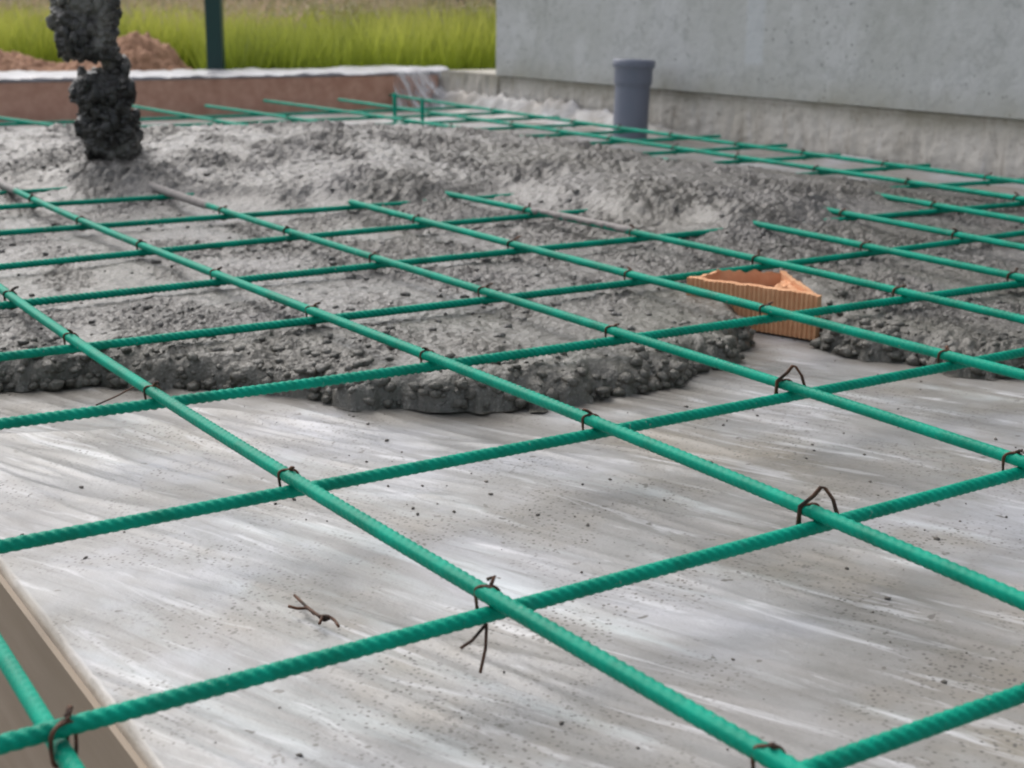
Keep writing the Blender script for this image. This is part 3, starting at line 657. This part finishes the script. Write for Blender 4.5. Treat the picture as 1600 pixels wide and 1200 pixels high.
# ------------------------------------------------------------------ concrete wall of the building and its rough footing
b_ = MB(); b_.box(U_CORNER, 1.4, V_WALL - .003, V_WALL + .26, .146, 2.7); b_.box(U_CORNER + .0, U_CORNER + .25, V_WALL + .262, V_WALL + 3.2, .146, 2.7)
# drip lip left by the shutter
wl = b_.build('concrete_wall', MWALL); tag(wl, 'tall smooth bluish grey cast concrete wall on the right', 'wall')
# raised vertical shutter joint and lighter patch band, a part of the wall
us3 = axis((U_CORNER, 1.4, .010)); zs3 = np.linspace(0, 1, 40); A2, B2 = np.meshgrid(us3, zs3); u_, z_ = A2.ravel(), B2.ravel()
n1 = pn(np.stack([u_ / .03, z_ / .5, u_ * 0], 1), 70); n2 = pn(np.stack([u_ / .012, z_ / .12, u_ * 0], 1), 71)
zz = -.02 + z_ * .166; edge = np.exp(-((zz - .137) / .007) ** 2)
dv = .010 + .006 * n1 * (1 - z_ ** 3) + .003 * n2 - .004 * edge * (1 + .6 * pn(np.stack([u_ / .08, z_ * 0, u_ * 0], 1), 72))
P = uv(u_, V_WALL + dv); Vf = np.concatenate([P, zz[:, None]], 1)
me = fastmesh('footing', Vf, gridq(len(zs3), len(us3))); ft = link('footing', me, MFT)
b_ = MB(); b_.box(U_BOARD - .02, 1.4, V_WALL + .028, V_WALL + .40, -.12, .1455); bdy = b_.build('footing_core', MFT, ft)
tag(ft, 'rough streaky beige concrete footing along the foot of the grey wall', 'footing')
us4 = axis((U_BOARD - .02, U_CORNER + .001, .01)); A2, B2 = np.meshgrid(us4, zs3); u_, z_ = A2.ravel(), B2.ravel()
dv = .006 * pn(np.stack([u_ / .03, z_ / .5, u_ * 0], 1), 70); P = uv(u_, V_WALL + dv)
link('footing_end', fastmesh('footing_end', np.concatenate([P, (-.02 + z_ * .163)[:, None]], 1), gridq(len(zs3), len(us4))), MFT, ft)

# ------------------------------------------------------------------ grey drain pipe
p = bp(984, 216, 0.); pe = empty('drain_pipe', tuple(p)); tag(pe, 'short upright grey plastic drain pipe with a socket, in front of the wall', 'pipe')
def lathe(prof, seg=56):
    n = len(prof); ph = np.arange(seg) * 2 * math.pi / seg
    V = np.array([[r * math.cos(a), r * math.sin(a), z] for r, z in prof for a in ph]); return V, gridq(n, seg, True)
r = .0545
V, Q = lathe([(r, -.02), (r, .150), (r, .160), (r + .0015, .163)]); o = link('pipe_body', fastmesh('pipe_body', V, Q), MPIPE, pe)
prof = [(r + .0015, .162), (r + .0045, .170), (r + .0050, .176), (r + .0050, .212), (r + .0052, .2125), (r + .0105, .217), (r + .0115, .222), (r + .0115, .234), (r + .0095, .239), (r + .006, .240), (r + .0025, .238), (r + .001, .230), (r - .001, .17), (r - .002, .0)]
V, Q = lathe(prof); o = link('socket', fastmesh('socket', V, Q), MPIPE, pe)
pe.rotation_euler = (rad(-1), rad(1.5), 0)

# ------------------------------------------------------------------ concrete dropping from above onto the heap
p0 = bp(172, 250, .085); dist = math.hypot(p0[0], p0[1]); ax = np.array([p0[1], -p0[0]]) / dist; fwd = np.array([p0[0], p0[1]]) / dist
LFT = [(-140, 66), (-60, 70), (0, 72), (20, 76), (45, 78), (65, 81), (80, 86), (88, 95), (93, 118), (96, 150), (102, 160), (108, 158), (111, 142), (114, 122), (122, 114), (132, 105), (142, 101), (158, 106), (164, 118), (172, 125), (182, 123), (195, 120), (215, 121), (235, 128), (246, 142), (258, 158)]
RGT = [(-140, 186), (-60, 188), (0, 187), (30, 187), (60, 186), (80, 190), (95, 197), (110, 199), (122, 204), (133, 211), (148, 210), (155, 204), (165, 207), (180, 215), (200, 220), (215, 221), (235, 219), (246, 212), (258, 200)]
yy = np.arange(-140, 258, .8); lx = np.interp(yy, *zip(*LFT)); rx = np.interp(yy, *zip(*RGT))
j_ = lambda s, k: pn(np.stack([yy / s, yy * 0 + k, yy * 0], 1), 85)
lx = lx + 3 * j_(22., 0) + 4; rx = rx + 3 * j_(22., 7) - 3
def on_plane(x, y):       # point of the upright plane through p0 facing the camera
    r0 = bp(x, y, 0) - np.array([0, 0, CZ]) if False else None
    xx = (x - 800) / F; u2 = -(y - 600) / F; Xr = xx * cr + u2 * sr; u3 = -xx * sr + u2 * cr
    r_ = np.array([Xr, cp + u3 * sp, -sp + u3 * cp]); t = dist / (r_[:2] @ fwd); return np.array([0, 0, CZ]) + t * r_
seg = 120; ph = np.arange(seg) * 2 * math.pi / seg; Vs = []
for y, a, b in zip(yy, lx, rx):
    A3, B3 = on_plane(a, y), on_plane(b, y); c = (A3 + B3) / 2; hw = np.linalg.norm(B3 - A3) / 2; dp = min(hw * .85, .05)
    Vs.append(np.stack([c[0] + ax[0] * hw * np.cos(ph) + fwd[0] * dp * np.sin(ph), c[1] + ax[1] * hw * np.cos(ph) + fwd[1] * dp * np.sin(ph), np.full(seg, c[2])], 1))
Vs = np.array(Vs); ctr = Vs.mean(1, keepdims=True); nv = Vs - ctr; nv /= np.linalg.norm(nv, axis=2, keepdims=True); Fl = Vs.reshape(-1, 3)
dsp = .010 * pn(Fl / [.035, .035, .07], 80) + .006 * pn(Fl / .02, 81) + .003 * pn(Fl / .010, 82) + .0025 * pn(Fl / .005, 87) - .006 * sstep(.15, .5, pn(Fl / .02, 84))
Fl = Fl + nv.reshape(-1, 3) * dsp[:, None] + np.stack([np.zeros(len(Fl)), np.zeros(len(Fl)), .003 * pn(Fl / .02, 83)], 1)
bm = bmesh.new(); bmesh.ops.create_icosphere(bm, subdivisions=2, radius=1); JV = np.array([v.co[:] for v in bm.verts]); JF = np.array([[v.index for v in f.verts] for f in bm.faces]); bm.free()
nl = 520; pick = R.integers(0, len(Fl), nl); lc = Fl[pick] - nv.reshape(-1, 3)[pick] * R.random((nl, 1)) * .004
ls = (.0035 + .0085 * R.random(nl) ** 1.8)[:, None, None] * np.stack([np.ones(nl), np.ones(nl), .9 + 1.1 * R.random(nl)], -1)[:, None, :]
LV = (JV[None] * ls + lc[:, None]); LV = LV.reshape(-1, 3); LV = LV + .0060 * np.stack([pn(LV / .011, 101), pn(LV / .011, 102), pn(LV / .011, 103)], 1)
LF = (JF[None] + (np.arange(nl) * len(JV))[:, None, None]).reshape(-1, 3); gq = gridq(len(yy), seg, True)
o = link('concrete_pour', fastmesh('concrete_pour', np.concatenate([Fl, LV]), np.concatenate([gq[:, [0, 1, 2]], gq[:, [0, 2, 3]], LF + len(Fl)])), MP); tag(o, 'dark lumpy column of wet concrete dropping from above onto the heap', 'falling concrete')

# ------------------------------------------------------------------ fence post, soil, grass, hedge
def atY(x, Yd): xx = (x - 800) / F; return xx * cr * Yd / cp * 1.0
py_ = 5.78; px_ = (335 - 800) / F * (py_ * cp + .09)
mb = MB(); s_ = .032
def boxw(mb, x0, x1, y0, y1, z0, z1, bev=0):
    V = [(x, y, z) for z in (z0, z1) for y in (y0, y1) for x in (x0, x1)]; mb.add(V, [(0, 2, 3, 1), (4, 5, 7, 6), (0, 1, 5, 4), (2, 6, 7, 3), (0, 4, 6, 2), (1, 3, 7, 5)])
boxw(mb, px_ - s_, px_ + s_, py_ - s_, py_ + s_, -.05, 1.9)
o = mb.build('fence_post', MPOST); md = o.modifiers.new('bevel', 'BEVEL'); md.width = .008; md.segments = 3; tag(o, 'dark green metal post standing in the grass behind the board', 'post')
# soil heap
xs_ = np.linspace(-3.3, -1.25, 260); ys_ = np.linspace(5.75, 7.1, 170); Xg, Yg = np.meshgrid(xs_, ys_); Xf, Yf = Xg.ravel(), Yg.ravel()
hz = .215 * np.exp(-((Xf + 1.62) / .19) ** 2 - ((Yf - 6.3) / .30) ** 2) + .185 * np.exp(-((Xf + 2.5) / .75) ** 2 - ((Yf - 6.3) / .32) ** 2)
hz += (.035 * p2(Xf, Yf, .09, 90) + .03 * (np.abs(p2(Xf, Yf, .035, 91)) - .3) + .01 * p2(Xf, Yf, .015, 92)) * np.clip(hz * 9, 0, 1) + .012 - .05 * (hz < .02)
o = link('soil_heap', fastmesh('soil_heap', np.stack([Xf, Yf, hz], 1), gridq(170, 260)), MSOIL, smooth=False); tag(o, 'reddish brown heap of dug soil at the edge of the grass', 'soil heap')
def blades(n, ybin, hrange, wd, xr, seedh=False, z0=-.02):
    a, b = ybin; Yb = a * (b / a) ** R.random(n); Xb = (R.random(n) * (xr[1] - xr[0]) + xr[0]) * Yb
    uu_ = Xb * D[0] + Yb * D[1]; vv_ = Xb * N[0] + Yb * N[1]
    k = (uu_ < -5.62) & ~((Xb > -2.9) & (Xb < -1.3) & (Yb < 6.6))
    Xb, Yb = Xb[k], Yb[k]; n = len(Xb)
    H = (hrange[0] + (hrange[1] - hrange[0]) * R.random(n)) * (1 + .25 * p2(Xb, Yb, .9, 95)); an = R.random(n) * 6.28; le = (R.random(n) * .35 + .05) * H; ta = R.random(n) * 6.28
    w_ = wd * (.6 + .8 * R.random(n)) * (Yb / 8) ** .6
    out = []; hh = []
    for f in (0, .35, .7, 1.):
        wf = {0: .8, .35: 1., .7: .7, 1.: .08}[f]
        if seedh: wf = {0: .25, .35: .25, .7: .3, 1.: .3}[f]
        for sgn in (-1, 1):
            out.append(np.stack([Xb + np.cos(ta) * le * f * f + np.cos(an) * sgn * w_ * wf, Yb + np.sin(ta) * le * f * f + np.sin(an) * sgn * w_ * wf, z0 + H * f * (1 - .08 * f)], 1)); hh.append(np.full(n, f) * (H / hrange[1]).clip(0, 1))
    V = np.stack(out, 1).reshape(-1, 3); hv = np.stack(hh, 1).ravel()
    i = (np.arange(n) * 8)[:, None, None]; q_ = np.array([[0, 1, 3, 2], [2, 3, 5, 4], [4, 5, 7, 6]])[None]
    Qd = (i + q_).reshape(-1, 4)
    if seedh:            # plume of spikelets on the top third
        SV, SQ, SH = [], [], []
        m_ = 16; fr = R.random((n, m_)) * .38 + .62; aa = R.random((n, m_)) * 6.28; ln = (.010 + .016 * R.random((n, m_))) * (Yb / 8)[:, None] ** .4
        cx = Xb[:, None] + np.cos(ta)[:, None] * le[:, None] * fr ** 2; cy = Yb[:, None] + np.sin(ta)[:, None] * le[:, None] * fr ** 2; cz = z0 + H[:, None] * fr * (1 - .08 * fr)
        tip = np.stack([cx + np.cos(aa) * ln, cy + np.sin(aa) * ln, cz + ln * .9], -1); bs = np.stack([cx, cy, cz], -1); sd_ = np.stack([-np.sin(aa), np.cos(aa), 0 * aa], -1) * (ln * .28)[..., None]
        SV = np.stack([bs - sd_ * .3, bs + sd_ * .3, (bs + tip) / 2 + sd_, (bs + tip) / 2 - sd_, tip + sd_ * .2, tip - sd_ * .2], 2).reshape(-1, 3)
        i2 = len(V) + (np.arange(n * m_) * 6)[:, None, None]; q2 = np.array([[0, 1, 2, 3], [3, 2, 4, 5]])[None]
        V = np.concatenate([V, SV]); Qd = np.concatenate([Qd, (i2 + q2).reshape(-1, 4)]); hv = np.concatenate([hv, np.ones(len(SV))])
    return V, Qd, hv
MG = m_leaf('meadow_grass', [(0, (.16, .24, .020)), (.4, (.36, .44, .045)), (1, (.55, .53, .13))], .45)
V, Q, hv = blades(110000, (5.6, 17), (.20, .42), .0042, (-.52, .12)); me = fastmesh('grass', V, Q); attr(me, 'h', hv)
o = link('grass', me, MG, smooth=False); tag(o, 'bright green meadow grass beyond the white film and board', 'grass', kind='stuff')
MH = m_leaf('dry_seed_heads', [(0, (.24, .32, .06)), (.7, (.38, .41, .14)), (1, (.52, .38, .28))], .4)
V, Q, hv = blades(4200, (7.5, 18), (.36, .54), .0032, (-.50, .10), True); me = fastmesh('seed_grass', V, Q); attr(me, 'h', hv)
o = link('seed_grass', me, MH, smooth=False); tag(o, 'tall flowering grass with brownish seed heads at the back of the meadow', 'tall grass', kind='stuff')
# hedge line far behind
n = 60000; a = R.random(n) * 26 - 16; cy = 21 + R.random(n) * 3.2
H = 1.9 + .8 * p2(a, a * 0, 2.2, 97); cz = R.random(n) ** .8 * H; s3 = .05 + .07 * R.random(n)
nn_ = R.normal(size=(n, 3)); nn_ /= np.linalg.norm(nn_, axis=1)[:, None]; t1 = np.cross(nn_, [0, 0, 1.]); t1 /= np.linalg.norm(t1, axis=1)[:, None] + 1e-9; t2 = np.cross(nn_, t1); c = np.stack([a, cy, cz], 1)
V = np.stack([c - t1 * s3[:, None] * .5, c + t2 * s3[:, None], c + t1 * s3[:, None] * .5, c - t2 * s3[:, None]], 1).reshape(-1, 3); Q = np.arange(n * 4).reshape(-1, 4)
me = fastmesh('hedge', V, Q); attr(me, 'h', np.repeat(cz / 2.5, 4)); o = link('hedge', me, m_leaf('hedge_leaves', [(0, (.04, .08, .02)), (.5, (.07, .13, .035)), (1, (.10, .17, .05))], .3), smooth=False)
tag(o, 'dark green scrub far behind the meadow', 'scrub', kind='stuff')
